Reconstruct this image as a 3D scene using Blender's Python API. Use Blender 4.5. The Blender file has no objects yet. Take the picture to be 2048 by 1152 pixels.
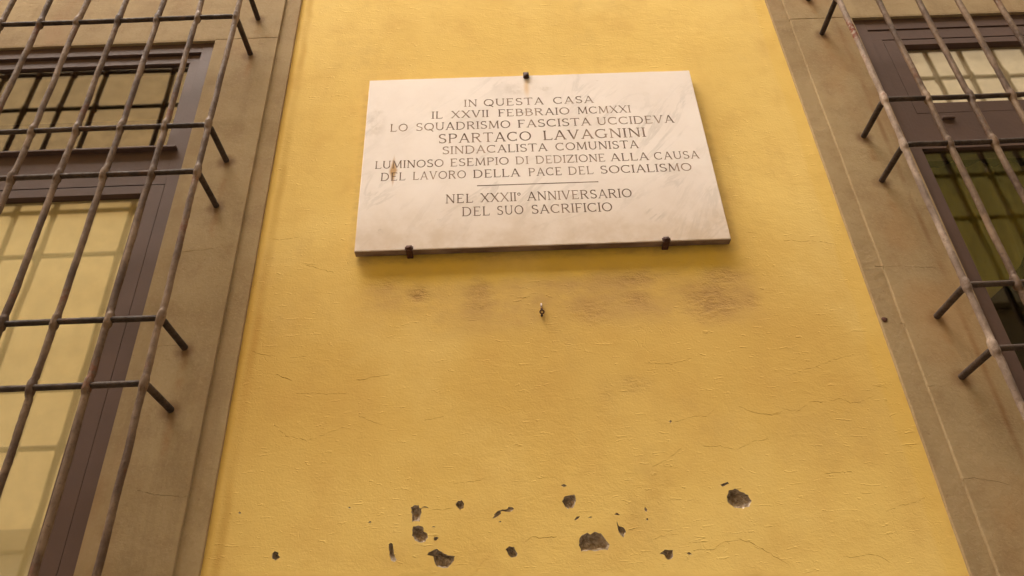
import bpy, bmesh, math, random
from mathutils import Vector, Matrix, noise
from mathutils.geometry import delaunay_2d_cdt
R = math.radians
random.seed(7)
SC = bpy.context.scene
COL = SC.collection

# ------------------------------------------------------------------ camera
CAM = Vector((0.0, -1.9129, 1.6))
cd = bpy.data.cameras.new('camera'); cam = bpy.data.objects.new('camera', cd); COL.objects.link(cam)
rt = Vector((0.99911235, 0.01041382, -0.04081736)); up = Vector((0.03996057, -0.54089472, 0.8401405)); fw = Vector((0.01332882, 0.84102584, 0.54083074))
m = Matrix((rt, up, -fw)).transposed().to_4x4(); m.translation = CAM
cam.matrix_world = m
cd.sensor_width = 36; cd.lens = 1485.88 / 2048 * 36; cd.clip_start = 0.02; cd.clip_end = 500
SC.camera = cam

# ------------------------------------------------------------------ sky, sun, exposure
SUN_EL, SUN_AZ = R(60.6), R(-142)            # azimuth measured from +Y towards +X: high over the street, from the left
w = bpy.data.worlds.new('World'); SC.world = w; w.use_nodes = True
nt = w.node_tree; bg = nt.nodes['Background']
sky = nt.nodes.new('ShaderNodeTexSky'); sky.sky_type = 'NISHITA'; sky.sun_disc = False
sky.sun_elevation = SUN_EL; sky.sun_rotation = SUN_AZ; sky.dust_density = 5; sky.air_density = 1.0
bw = nt.nodes.new('ShaderNodeRGBToBW'); ov = nt.nodes.new('ShaderNodeMix'); ov.data_type = 'RGBA'; ov.blend_type = 'MULTIPLY'
ov.inputs[0].default_value = 1.0
nt.links.new(sky.outputs[0], bw.inputs[0]); nt.links.new(bw.outputs[0], ov.inputs[6]); ov.inputs[7].default_value = (1.0, 0.90, 0.80, 1)   # grey overcast, warm white balance
nt.links.new(ov.outputs[2], bg.inputs[0]); bg.inputs[1].default_value = 0.15
sl = bpy.data.lights.new('sun', 'SUN'); sl.energy = 0.5; sl.angle = R(44); sl.color = (1.0, 0.90, 0.80)
so = bpy.data.objects.new('sun', sl); COL.objects.link(so)
sd = Vector((math.sin(SUN_AZ) * math.cos(SUN_EL), math.cos(SUN_AZ) * math.cos(SUN_EL), math.sin(SUN_EL)))
so.rotation_euler = sd.to_track_quat('Z', 'Y').to_euler(); so.location = (0, -4, 20)
SC.view_settings.view_transform = 'Standard'; SC.view_settings.look = 'None'; SC.view_settings.gamma = 1
SC.view_settings.exposure = 2.42

# ------------------------------------------------------------------ measured data (wall coordinates, metres)
HOLES = [[0.016,[[-0.2564,2.1707],[-0.2491,2.1762],[-0.2383,2.1757],[-0.2338,2.1686],[-0.2295,2.1652],[-0.231,2.1567],[-0.2316,2.1482],[-0.2329,2.1335],[-0.2542,2.1344],[-0.2525,2.147],[-0.2558,2.1578]]],[0.006,[[-0.2304,2.1678],[-0.2253,2.1719],[-0.2178,2.1715],[-0.2106,2.1669],[-0.2177,2.1681],[-0.2248,2.1693],[-0.229,2.1652]]],[0.02,[[-0.2514,2.1134],[-0.2485,2.1216],[-0.2369,2.1242],[-0.2262,2.1206],[-0.2228,2.1091],[-0.2142,2.1025],[-0.2109,2.093],[-0.219,2.0827],[-0.2336,2.0813],[-0.2443,2.0873],[-0.2514,2.1]]],[0.012,[[-0.1993,2.0925],[-0.192,2.0937],[-0.184,2.0931],[-0.1894,2.087],[-0.1939,2.0825],[-0.1971,2.0873]]],[0.005,[[-0.2029,2.1196],[-0.1977,2.1204],[-0.1928,2.1188],[-0.1976,2.1175]]],[0.014,[[-0.3114,2.0806],[-0.3058,2.0828],[-0.2994,2.0801],[-0.2975,2.0703],[-0.2949,2.0581],[-0.2883,2.0408],[-0.2954,2.0377],[-0.3038,2.0408],[-0.3072,2.0546],[-0.3095,2.0688]]],[0.026,[[-0.2131,2.0495],[-0.204,2.0602],[-0.1957,2.0622],[-0.1874,2.0631],[-0.1748,2.0549],[-0.1602,2.0482],[-0.1436,2.0465],[-0.1457,2.0356],[-0.1601,2.0184],[-0.1765,2.0181],[-0.1889,2.0216],[-0.1948,2.0337],[-0.1975,2.0448],[-0.2059,2.0502]]],[0.017,[[-0.1416,2.1742],[-0.1368,2.1822],[-0.1254,2.183],[-0.1207,2.1733],[-0.1233,2.1638],[-0.1304,2.1604],[-0.1386,2.1655]]],[0.01,[[-0.048,2.1324],[-0.0421,2.1452],[-0.0292,2.1538],[-0.011,2.1556],[-0.0065,2.1608],[0.0032,2.1614],[0.0074,2.1548],[-0.0017,2.1471],[-0.0101,2.1496],[-0.0257,2.1494],[-0.0303,2.1394],[-0.0402,2.1356]]],[0.006,[[-0.0323,2.1243],[-0.029,2.1267],[-0.0257,2.1245],[-0.0292,2.1219]]],[0.02,[[-0.0188,2.0562],[-0.0081,2.0638],[0.0043,2.0612],[0.0077,2.053],[0.0109,2.0448],[0.0085,2.0369],[-0.003,2.035],[-0.0127,2.0418],[-0.0148,2.0504]]],[0.02,[[0.1317,2.1703],[0.1418,2.183],[0.1511,2.185],[0.1664,2.1856],[0.1681,2.1702],[0.1611,2.1529],[0.1458,2.15],[0.1354,2.1595]]],[0.008,[[0.1333,2.2111],[0.1412,2.2145],[0.1485,2.2095],[0.1406,2.2065]]],[0.008,[[0.1601,2.1204],[0.1669,2.1293],[0.1752,2.1284],[0.1706,2.1232],[0.1624,2.1195]]],[0.006,[[0.1962,2.1251],[0.2018,2.1278],[0.2068,2.1267],[0.2014,2.1234]]],[0.024,[[0.166,2.0692],[0.1751,2.0809],[0.1899,2.0875],[0.199,2.0839],[0.2077,2.0882],[0.2228,2.0846],[0.233,2.0697],[0.242,2.055],[0.236,2.0433],[0.219,2.0435],[0.2071,2.0412],[0.1891,2.0431],[0.1716,2.0433],[0.167,2.0568]]],[0.014,[[0.2671,2.1134],[0.2709,2.1],[0.283,2.0971],[0.288,2.0847],[0.2796,2.0714],[0.2725,2.079],[0.2686,2.0908]]],[0.007,[[0.2637,2.1308],[0.2707,2.1343],[0.2779,2.1289],[0.27,2.1281]]],[0.004,[[0.3421,2.1438],[0.3462,2.1448],[0.3495,2.1381],[0.3457,2.1328],[0.342,2.136]]],[0.006,[[0.342,2.1146],[0.346,2.1174],[0.3485,2.1137],[0.3445,2.1109]]],[0.024,[[0.5587,2.1646],[0.5664,2.1771],[0.5843,2.1825],[0.5952,2.1759],[0.6064,2.1708],[0.6141,2.1643],[0.6199,2.1488],[0.611,2.1356],[0.595,2.1312],[0.5715,2.1343],[0.5589,2.1469]]],[0.01,[[0.5499,2.1946],[0.5571,2.1967],[0.5675,2.2025],[0.5699,2.1962],[0.5591,2.1911],[0.5517,2.1908]]],[0.018,[[0.3649,2.0273],[0.3787,2.0371],[0.3975,2.0358],[0.3984,2.025],[0.394,2.0154],[0.3837,2.013],[0.376,2.0195],[0.3746,2.0255]]],[0.008,[[0.432,2.0266],[0.4375,2.0298],[0.4442,2.0247],[0.4378,2.0227]]],[0.018,[[-0.6009,2.0702],[-0.594,2.0748],[-0.5847,2.0719],[-0.5807,2.0601],[-0.5873,2.0531],[-0.5969,2.059]]],[0.007,[[-0.3653,2.1377],[-0.361,2.1413],[-0.357,2.1379],[-0.3612,2.1343]]],[0.004,[[-0.4195,2.1776],[-0.4157,2.1794],[-0.4123,2.1766],[-0.416,2.1748]]],[0.004,[[0.442,2.3755],[0.4468,2.3797],[0.4502,2.3751],[0.4454,2.371]]],[0.004,[[-0.702,2.1774],[-0.6973,2.1797],[-0.6928,2.1757],[-0.6975,2.1733]]]]
CRACKS = [[[0.8959,2.9667],[0.9253,2.9692],[0.9506,2.962],[0.9911,2.964],[1.0284,2.9543],[1.0552,2.9471]],[[0.7872,3.0037],[0.8067,3.0048],[0.825,2.9999]],[[0.6825,2.3887],[0.7161,2.3845],[0.7582,2.3852]],[[0.7642,2.3998],[0.7823,2.3926],[0.8066,2.3909],[0.8374,2.4146],[0.8772,2.4144]],[[0.892,2.4137],[0.9294,2.4227],[0.9502,2.4084],[0.98,2.4081],[1.0255,2.4265]],[[1.0279,2.4509],[1.0536,2.4524],[1.0668,2.4463]],[[0.8253,2.2127],[0.8658,2.2142],[0.9008,2.2127]],[[0.955,2.1075],[0.9956,2.1194],[1.0349,2.1268],[1.0686,2.1373]],[[0.9055,2.1571],[0.9445,2.1553]],[[0.7921,1.9834],[0.8149,2.0015],[0.8413,2.0003],[0.887,2.0048],[0.9039,2.0019],[0.9249,1.984],[0.9397,2.0025]],[[0.5987,2.0366],[0.6251,2.0247],[0.652,2.0064],[0.6786,1.9883]],[[0.7871,2.4951],[0.8473,2.5119],[0.8913,2.5241],[0.9423,2.5417],[1.0143,2.5585]],[[-0.7477,2.6535],[-0.7301,2.6456],[-0.7139,2.6377],[-0.6955,2.6326],[-0.6648,2.6283]],[[-0.6573,2.5708],[-0.636,2.5588],[-0.6074,2.5466]],[[-0.6212,2.6207],[-0.5988,2.6224],[-0.5738,2.6227]],[[-0.7433,3.0571],[-0.7098,3.0496],[-0.6812,3.0514],[-0.6455,3.0555]],[[-0.6154,2.9462],[-0.5753,2.9335],[-0.5206,2.9118]],[[0.3517,2.0628],[0.3752,2.0699],[0.3949,2.0735],[0.4201,2.0705]],[[0.4456,2.0322],[0.5029,2.0334],[0.5181,2.0463],[0.5649,2.0567],[0.6003,2.0427],[0.6278,2.0231]],[[-0.1486,2.2296],[-0.0953,2.2313],[-0.0618,2.2407]],[[-0.0951,2.003],[-0.0792,2.0221],[-0.0567,2.0405]],[[0.0299,2.0675],[0.0498,2.0822],[0.0752,2.0792],[0.1138,2.0813]],[[-0.2137,2.1607],[-0.1746,2.1629],[-0.1485,2.1644]],[[0.4532,2.3728],[0.5071,2.3865],[0.5486,2.3868],[0.5933,2.4219]],[[0.6404,2.4138],[0.6743,2.3936],[0.7266,2.3802],[0.7609,2.3934]],[[0.5191,2.2997],[0.5663,2.2997],[0.6108,2.2865],[0.6557,2.3077],[0.7042,2.3126]],[[-0.6459,2.4202],[-0.6069,2.3822],[-0.5439,2.365],[-0.4916,2.3842],[-0.4384,2.3999]],[[-0.4281,2.5391],[-0.3859,2.545],[-0.3295,2.5542]],[[-0.4133,2.4318],[-0.3427,2.4007]],[[-0.5944,2.5079],[-0.5094,2.5002],[-0.4464,2.5012]],[[-0.6586,2.5694],[-0.6059,2.5457]],[[-0.2332,2.4089],[-0.1715,2.4209],[-0.123,2.4636]],[[0.3996,2.5565],[0.4776,2.5488],[0.5381,2.5661]],[[0.3774,2.2507],[0.4196,2.2659],[0.465,2.2986]]]
STAINS = [[0.626,2.759,0.09,0.078,0.55],[0.673,2.844,0.069,0.04,0.45],[0.408,2.769,0.048,0.035,0.35],[-0.068,2.806,0.046,0.074,0.4],[-0.254,2.815,0.037,0.032,0.5],[-0.352,2.869,0.065,0.037,0.25],[0.26,2.732,0.067,0.045,0.25],[0.752,2.744,0.033,0.028,0.3],[0.418,2.848,0.069,0.04,0.3],[0.356,2.489,0.056,0.038,0.2],[0.276,2.462,0.035,0.06,0.15]]
STONE_CRACKS_LEFT = [[[-1.0114,3.0001],[-0.9214,3.0078],[-0.8713,3.0216]],[[-1.0106,2.6658],[-0.9262,2.6653]],[[-0.9729,2.2437],[-0.9246,2.2279],[-0.888,2.224],[-0.8285,2.2169]]]
STONE_CRACKS_RIGHT = [[[1.16,2.1744],[1.1984,2.1774],[1.2415,2.1684],[1.2881,2.157]],[[1.1581,2.641],[1.1705,2.6413],[1.1783,2.6418]],[[1.1655,2.4398],[1.2118,2.4366]],[[1.1475,2.8446],[1.2552,2.8361],[1.3301,2.8292]]]

# ------------------------------------------------------------------ node helpers
class NT:
    def __init__(s, name):
        s.m = bpy.data.materials.new(name); s.m.use_nodes = True; s.t = s.m.node_tree
        s.b = s.t.nodes['Principled BSDF']; s.co = None
    def n(s, typ, **kw):
        x = s.t.nodes.new(typ)
        for k, v in kw.items(): setattr(x, k, v)
        return x
    def lk(s, a, b): s.t.links.new(a, b)
    def put(s, v, sock):
        if isinstance(v, (int, float)): sock.default_value = v
        elif isinstance(v, tuple): sock.default_value = v if len(v) == len(sock.default_value) else (*v, 1)
        else: s.lk(v, sock)
    def pos(s):
        if s.co is None:
            g = s.n('ShaderNodeNewGeometry'); s.co = g.outputs['Position']
        return s.co
    def xyz(s):
        if not hasattr(s, '_x'):
            q = s.n('ShaderNodeSeparateXYZ'); s.lk(s.pos(), q.inputs[0]); s._x = q.outputs
        return s._x
    def math(s, op, a, b=0.0, c=0.0, clamp=False):
        x = s.n('ShaderNodeMath', operation=op, use_clamp=clamp); s.put(a, x.inputs[0]); s.put(b, x.inputs[1]); s.put(c, x.inputs[2]); return x.outputs[0]
    def scaled(s, sc, loc=(0, 0, 0)):
        x = s.n('ShaderNodeMapping'); s.lk(s.pos(), x.inputs[0]); x.inputs['Scale'].default_value = sc; x.inputs['Location'].default_value = loc; return x.outputs[0]
    def noise(s, scale, detail=4, rough=0.55, sc=(1, 1, 1), dist=0.0, loc=(0, 0, 0)):
        x = s.n('ShaderNodeTexNoise'); s.lk(s.scaled(sc, loc), x.inputs['Vector']); x.inputs['Scale'].default_value = scale
        x.inputs['Detail'].default_value = detail; x.inputs['Roughness'].default_value = rough; x.inputs['Distortion'].default_value = dist
        return x.outputs[0]
    def ramp(s, v, a, b, lo=0.0, hi=1.0):
        x = s.n('ShaderNodeMapRange', interpolation_type='SMOOTHSTEP'); s.put(v, x.inputs[0])
        for i, q in enumerate((a, b, lo, hi)): s.put(q, x.inputs[i + 1])
        return x.outputs[0]
    def mix(s, f, a, b, mode='MIX'):
        x = s.n('ShaderNodeMix', data_type='RGBA', blend_type=mode); s.put(f, x.inputs[0]); s.put(a, x.inputs[6]); s.put(b, x.inputs[7]); return x.outputs[2]
    def bump(s, h, dist, strength=1.0, prev=None):
        x = s.n('ShaderNodeBump'); s.lk(h, x.inputs['Height']); x.inputs['Distance'].default_value = dist; s.put(strength, x.inputs['Strength'])
        if prev: s.lk(prev, x.inputs['Normal'])
        return x.outputs[0]
    def blob(s, cx, cz, rx, rz, soft=0.0):
        """1 at the centre of an ellipse in the wall plane, 0 outside"""
        X, Y, Z = s.xyz()
        a = s.math('MULTIPLY', s.math('SUBTRACT', X, cx), 1 / rx); b = s.math('MULTIPLY', s.math('SUBTRACT', Z, cz), 1 / rz)
        d = s.math('SQRT', s.math('ADD', s.math('MULTIPLY', a, a), s.math('MULTIPLY', b, b)))
        return s.ramp(d, soft, 1.0, 1.0, 0.0)
    def band(s, v, a, b, soft):
        return s.math('MULTIPLY', s.ramp(v, a - soft, a + soft), s.ramp(v, b - soft, b + soft, 1.0, 0.0))
    def out(s, col, rough=0.8, normal=None, spec=0.3):
        s.put(col, s.b.inputs['Base Color']); s.put(rough, s.b.inputs['Roughness']); s.b.inputs['Specular IOR Level'].default_value = spec
        if normal is not None: s.lk(normal, s.b.inputs['Normal'])
        return s.m

def plain(name, col, rough=0.8, var=0.12, scale=6.0, bump=0.0, bscale=120, spec=0.3):
    t = NT(name); n1 = t.noise(scale, 5, 0.6)
    c = t.mix(t.ramp(n1, 0.3, 0.7), tuple(x * (1 - var) for x in col), tuple(x * (1 + var) for x in col))
    nb = t.bump(t.noise(bscale, 4, 0.6), bump) if bump else None
    return t.out(c, rough, nb, spec)

def mat_plaster():
    t = NT('yellow_plaster'); X, Y, Z = t.xyz()
    n_big = t.noise(1.3, 4, 0.55, loc=(3, 0, 1)); n_mid = t.noise(7, 5, 0.6); n_fine = t.noise(60, 4, 0.6)
    c = t.mix(t.ramp(n_big, 0.3, 0.7), (0.695, 0.490, 0.145), (0.745, 0.545, 0.180))
    c = t.mix(t.math('MULTIPLY', t.ramp(n_mid, 0.45, 0.75), 0.55), c, (0.60, 0.385, 0.115))
    c = t.mix(t.math('MULTIPLY', t.ramp(n_fine, 0.5, 0.8), 0.25), c, (0.74, 0.51, 0.17))
    # vertical weather streaks
    st = t.noise(9, 4, 0.6, sc=(1, 1, 0.16), loc=(1.7, 0, 0))
    c = t.mix(t.math('MULTIPLY', t.ramp(st, 0.5, 0.78), 0.32), c, (0.57, 0.355, 0.105))
    wash = t.math('MULTIPLY', t.band(Z, 2.30, 2.95, 0.22), t.ramp(t.noise(1.9, 4, 0.6, sc=(1, 1, 0.5), loc=(0, 0, 5)), 0.2, 0.65, 0.45, 1.0))
    c = t.mix(t.math('MULTIPLY', wash, 0.55), c, (0.53, 0.33, 0.085))
    # fresher ochre strip below the slab where rain never washes the paint
    sh = t.math('MULTIPLY', t.band(X, -0.42, 0.72, 0.07), t.band(Z, 2.865, 2.99, 0.035))
    c = t.mix(t.math('MULTIPLY', sh, t.ramp(n_mid, 0.2, 0.7, 0.55, 0.95)), c, (0.76, 0.53, 0.085))
    # patches: chalky faded areas and duller repairs
    fa = t.ramp(t.noise(1.7, 5, 0.62, loc=(11, 0, 3)), 0.48, 0.68); c = t.mix(t.math('MULTIPLY', fa, 0.45), c, (0.75, 0.565, 0.205))
    du = t.ramp(t.noise(3.1, 6, 0.68, sc=(1, 1, 0.7), loc=(2, 0, 13)), 0.52, 0.72); c = t.mix(t.math('MULTIPLY', du, 0.38), c, (0.50, 0.325, 0.115))
    # a brushed darker ochre line beside the left surround, a brighter one on the right
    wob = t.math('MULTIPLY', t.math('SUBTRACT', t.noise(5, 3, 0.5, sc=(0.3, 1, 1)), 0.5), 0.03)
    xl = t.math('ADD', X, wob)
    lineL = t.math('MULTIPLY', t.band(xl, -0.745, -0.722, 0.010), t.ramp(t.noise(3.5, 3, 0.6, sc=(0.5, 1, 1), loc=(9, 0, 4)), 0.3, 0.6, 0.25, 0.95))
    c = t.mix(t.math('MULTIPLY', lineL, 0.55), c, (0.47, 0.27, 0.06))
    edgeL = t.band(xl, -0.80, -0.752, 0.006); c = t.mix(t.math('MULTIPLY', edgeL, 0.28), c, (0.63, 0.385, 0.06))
    edgeR = t.band(xl, 1.055, 1.12, 0.010); c = t.mix(t.math('MULTIPLY', edgeR, 0.25), c, (0.68, 0.44, 0.075))
    # grime
    gn = t.noise(26, 6, 0.7, sc=(0.8, 1, 1.4)); gm = t.ramp(gn, 0.28, 0.78)
    tot = None
    for cx, cz, rx, rz, k in STAINS:
        b = t.math('MULTIPLY', t.blob(cx, cz, rx * 1.5, rz * 1.5, 0.0), k * 1.7)
        tot = b if tot is None else t.math('MAXIMUM', tot, b)
    smear = t.math('MULTIPLY', t.math('MULTIPLY', t.band(X, -0.40, 0.80, 0.10), t.band(Z, 2.69, 2.90, 0.07)), t.ramp(t.noise(4.2, 5, 0.65, sc=(0.8, 1, 1.2), loc=(3, 1, 9)), 0.34, 0.66))
    c = t.mix(t.math('MULTIPLY', smear, 0.7), c, (0.44, 0.285, 0.115))
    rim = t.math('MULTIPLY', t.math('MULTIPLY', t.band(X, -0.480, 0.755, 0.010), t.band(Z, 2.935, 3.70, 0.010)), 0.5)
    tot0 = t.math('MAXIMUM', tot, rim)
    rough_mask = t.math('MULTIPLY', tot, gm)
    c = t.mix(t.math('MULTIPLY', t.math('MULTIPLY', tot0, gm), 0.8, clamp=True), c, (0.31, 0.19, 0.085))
    c = t.mix(t.math('MULTIPLY', tot, 0.35, clamp=True), c, (0.42, 0.25, 0.09))
    # little dark pock specks
    v = t.n('ShaderNodeTexVoronoi'); t.lk(t.pos(), v.inputs['Vector']); v.inputs['Scale'].default_value = 9
    sp = t.math('MULTIPLY', t.ramp(v.outputs['Distance'], 0.018, 0.035, 1, 0), t.ramp(t.noise(2.2, 2, 0.5, loc=(5, 2, 2)), 0.55, 0.62))
    c = t.mix(sp, c, (0.22, 0.12, 0.05))
    # relief: low undulation, horizontal float marks, crazed flakes
    h1 = t.noise(2.2, 3, 0.5); h2 = t.noise(30, 6, 0.68, sc=(0.62, 1, 1.1), dist=0.4); h3 = t.noise(150, 3, 0.6)
    fl = t.n('ShaderNodeTexVoronoi', feature='DISTANCE_TO_EDGE'); mp = t.n('ShaderNodeMapping'); mp.inputs['Scale'].default_value = (1, 1, 1.9)
    dv = t.n('ShaderNodeVectorMath', operation='ADD'); dn = t.n('ShaderNodeTexNoise'); t.lk(t.pos(), dn.inputs['Vector']); dn.inputs['Scale'].default_value = 14
    ds = t.n('ShaderNodeVectorMath', operation='SCALE'); t.lk(dn.outputs['Color'], ds.inputs[0]); ds.inputs['Scale'].default_value = 0.12
    t.lk(t.pos(), dv.inputs[0]); t.lk(ds.outputs[0], dv.inputs[1]); t.lk(dv.outputs[0], mp.inputs[0]); t.lk(mp.outputs[0], fl.inputs['Vector']); fl.inputs['Scale'].default_value = 16
    cr = t.math('MULTIPLY', t.ramp(fl.outputs['Distance'], 0.0, 0.028, 1, 0), t.ramp(t.noise(3.2, 4, 0.6, loc=(2, 2, 7)), 0.58, 0.72))
    dash = t.ramp(t.noise(70, 4, 0.6, sc=(0.32, 1, 1.4), dist=0.8, loc=(4, 1, 1)), 0.60, 0.74)
    dash = t.math('MULTIPLY', dash, t.ramp(t.noise(4, 3, 0.6, loc=(8, 3, 0)), 0.40, 0.62))
    nb = t.bump(h1, 0.016, 0.5); nb = t.bump(h2, 0.0016, t.ramp(t.noise(2.4, 3, 0.6, loc=(6, 6, 1)), 0.35, 0.65, 0.45, 1.0), nb); nb = t.bump(h3, 0.0006, 0.8, nb)
    nb = t.bump(t.math('MULTIPLY', cr, -1.0), 0.0012, 0.35, nb); nb = t.bump(dash, 0.0020, 0.8, nb)
    nb = t.bump(t.math('MULTIPLY', rough_mask, -1.0), 0.004, 1.0, nb)
    c = t.mix(t.math('MULTIPLY', cr, 0.05), c, (0.35, 0.2, 0.07))
    return t.out(c, 0.9, nb, 0.15)

def mat_stone(entries):
    t = NT('grey_brown_stone'); X, Y, Z = t.xyz()
    n1 = t.noise(2.0, 5, 0.6); n2 = t.noise(11, 5, 0.65); n3 = t.noise(130, 3, 0.6)
    c = t.mix(t.ramp(n1, 0.3, 0.7), (0.292, 0.212, 0.112), (0.365, 0.275, 0.152))
    c = t.mix(t.math('MULTIPLY', t.ramp(n2, 0.42, 0.72), 0.6), c, (0.245, 0.165, 0.085))
    c = t.mix(t.math('MULTIPLY', t.ramp(n3, 0.48, 0.75), 0.4), c, (0.40, 0.30, 0.18))
    sk = t.noise(10, 5, 0.65, sc=(1, 1, 0.10), loc=(3, 0, 3)); c = t.mix(t.math('MULTIPLY', t.ramp(sk, 0.5, 0.74), 0.35), c, (0.20, 0.135, 0.07))
    gt = t.noise(48, 5, 0.7, loc=(8, 2, 2)); c = t.mix(t.math('MULTIPLY', t.ramp(gt, 0.58, 0.72), 0.4), c, (0.19, 0.12, 0.06))
    pk = t.noise(4.5, 4, 0.6, sc=(1, 1, 0.35), loc=(6, 0, 2)); c = t.mix(t.math('MULTIPLY', t.ramp(pk, 0.5, 0.75), 0.4), c, (0.30, 0.17, 0.085))
    tot = None; drip = None
    for x, z in entries:
        b = t.blob(x, z - 0.006, 0.044, 0.042, 0.28); d = t.blob(x + 0.006, z - 0.075, 0.022, 0.10, 0.0)
        tot = b if tot is None else t.math('MAXIMUM', tot, b); drip = d if drip is None else t.math('MAXIMUM', drip, d)
    c = t.mix(t.math('MULTIPLY', t.math('MULTIPLY', tot, t.ramp(n2, 0.25, 0.6, 0.35, 1.0)), 0.85), c, (0.155, 0.085, 0.04))
    c = t.mix(t.math('MULTIPLY', t.math('MULTIPLY', drip, t.ramp(n2, 0.35, 0.65)), 0.55), c, (0.27, 0.135, 0.05))
    wob = t.math('MULTIPLY', t.math('SUBTRACT', t.noise(4, 4, 0.6, sc=(0.2, 1, 1)), 0.5), 0.022)
    stx = t.math('MULTIPLY', t.band(t.math('ADD', X, wob), 1.338, 1.352, 0.007), t.ramp(t.noise(3.2, 4, 0.65, sc=(0.4, 1, 1), loc=(1, 5, 8)), 0.38, 0.6))
    c = t.mix(t.math('MULTIPLY', stx, 0.7), c, (0.20, 0.105, 0.045))
    warm = t.math('MULTIPLY', t.band(X, 1.20, 1.40, 0.06), t.ramp(t.noise(2.4, 3, 0.6, loc=(3, 3, 3)), 0.4, 0.65))
    c = t.mix(t.math('MULTIPLY', warm, 0.45), c, (0.34, 0.19, 0.075))
    nb = t.bump(n1, 0.012, 0.6); nb = t.bump(t.noise(40, 6, 0.7), 0.0024, 0.75, nb); nb = t.bump(n3, 0.0008, 0.8, nb)
    return t.out(c, 0.88, nb, 0.2)

def mat_marble():
    t = NT('pale_marble'); X, Y, Z = t.xyz()
    n1 = t.noise(3, 5, 0.6); c = t.mix(t.ramp(n1, 0.3, 0.7), (0.77, 0.70, 0.67), (0.83, 0.77, 0.745))
    # grey diagonal veins
    mp = t.n('ShaderNodeMapping'); t.lk(t.pos(), mp.inputs[0]); mp.vector_type = 'TEXTURE'; mp.inputs['Rotation'].default_value = (0, R(-48), 0); mp.inputs['Scale'].default_value = (1.9, 1, 0.5)
    vn = t.n('ShaderNodeTexNoise'); t.lk(mp.outputs[0], vn.inputs['Vector']); vn.inputs['Scale'].default_value = 4.2; vn.inputs['Detail'].default_value = 8; vn.inputs['Roughness'].default_value = 0.62; vn.inputs['Distortion'].default_value = 0.9
    vein = t.ramp(t.math('ABSOLUTE', t.math('SUBTRACT', vn.outputs[0], 0.5)), 0.0, 0.045, 1, 0)
    vm = t.math('MULTIPLY', vein, t.ramp(t.noise(2.6, 3, 0.6, loc=(4, 0, 0.6)), 0.44, 0.66))
    c = t.mix(t.math('MULTIPLY', vm, 0.36), c, (0.42, 0.39, 0.37))
    cl = t.ramp(t.noise(5, 6, 0.65, sc=(1, 1, 1.5), loc=(2, 0, 2)), 0.5, 0.8); c = t.mix(t.math('MULTIPLY', cl, 0.3), c, (0.58, 0.50, 0.44))
    # soot plus painted-in shading lower down, soot round the iron clamps, rust runs, rubbed patch
    low = t.math('MULTIPLY', t.ramp(Z, 2.95, 3.25, 1, 0), t.ramp(t.noise(8, 5, 0.65), 0.35, 0.7, 0.5, 1.0))
    c = t.mix(t.math('MULTIPLY', low, 0.8), c, (0.54, 0.42, 0.305))
    g = t.math('MAXIMUM', t.blob(0.075, 3.665, 0.055, 0.05, 0), t.blob(0.175, 3.66, 0.05, 0.035, 0))
    g = t.math('MAXIMUM', g, t.math('MULTIPLY', t.blob(-0.42, 3.52, 0.05, 0.14, 0), 0.8))
    c = t.mix(t.math('MULTIPLY', t.math('MULTIPLY', g, t.ramp(t.noise(22, 5, 0.65), 0.38, 0.62)), 0.6), c, (0.47, 0.40, 0.34))
    c = t.mix(t.math('MULTIPLY', t.blob(0.118, 3.67, 0.016, 0.065, 0.0), 0.75), c, (0.72, 0.50, 0.25))
    rr = t.math('ADD', X, t.math('MULTIPLY', t.math('SUBTRACT', t.noise(30, 3, 0.6), 0.5), 0.006))
    a = t.math('MULTIPLY', t.math('ABSOLUTE', t.math('SUBTRACT', rr, -0.349)), 1 / 0.018); b = t.math('MULTIPLY', t.math('ABSOLUTE', t.math('SUBTRACT', Z, 3.295)), 1 / 0.082)
    rust = t.ramp(t.math('ADD', a, b), 0.35, 1.0, 1, 0)
    c = t.mix(t.math('MULTIPLY', rust, 0.9), c, (0.46, 0.25, 0.06))
    mp2 = t.n('ShaderNodeMapping'); t.lk(t.pos(), mp2.inputs[0]); mp2.vector_type = 'TEXTURE'; mp2.inputs['Rotation'].default_value = (0, R(-42), 0); mp2.inputs['Scale'].default_value = (2.8, 1, 0.45)
    sn = t.n('ShaderNodeTexNoise'); t.lk(mp2.outputs[0], sn.inputs['Vector']); sn.inputs['Scale'].default_value = 40; sn.inputs['Detail'].default_value = 5
    rub = t.math('MULTIPLY', t.blob(0.50, 3.075, 0.045, 0.05, 0.0), t.ramp(sn.outputs[0], 0.46, 0.62))
    spk = t.ramp(t.noise(18, 6, 0.7, sc=(0.8, 1, 1.5), loc=(7, 1, 1)), 0.66, 0.76)
    c = t.mix(t.math('MULTIPLY', t.math('MAXIMUM', rub, t.math('MULTIPLY', spk, 0.5)), 0.6), c, (0.30, 0.26, 0.21))
    nb = t.bump(t.noise(60, 4, 0.6), 0.0006, 0.5); nb = t.bump(t.noise(3, 2, 0.5), 0.006, 0.4, nb)
    return t.out(c, 0.62, nb, 0.3)
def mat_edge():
    t = NT('shaded_grimy_marble_underside'); n = t.noise(20, 5, 0.65, sc=(0.4, 1, 1))  # slab underside: its shadow painted in as dark brown, with some grime
    return t.out(t.mix(t.ramp(n, 0.3, 0.7), (0.13, 0.082, 0.055), (0.27, 0.19, 0.135)), 0.9, t.bump(t.noise(90, 4, 0.6), 0.001), 0.1)

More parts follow.
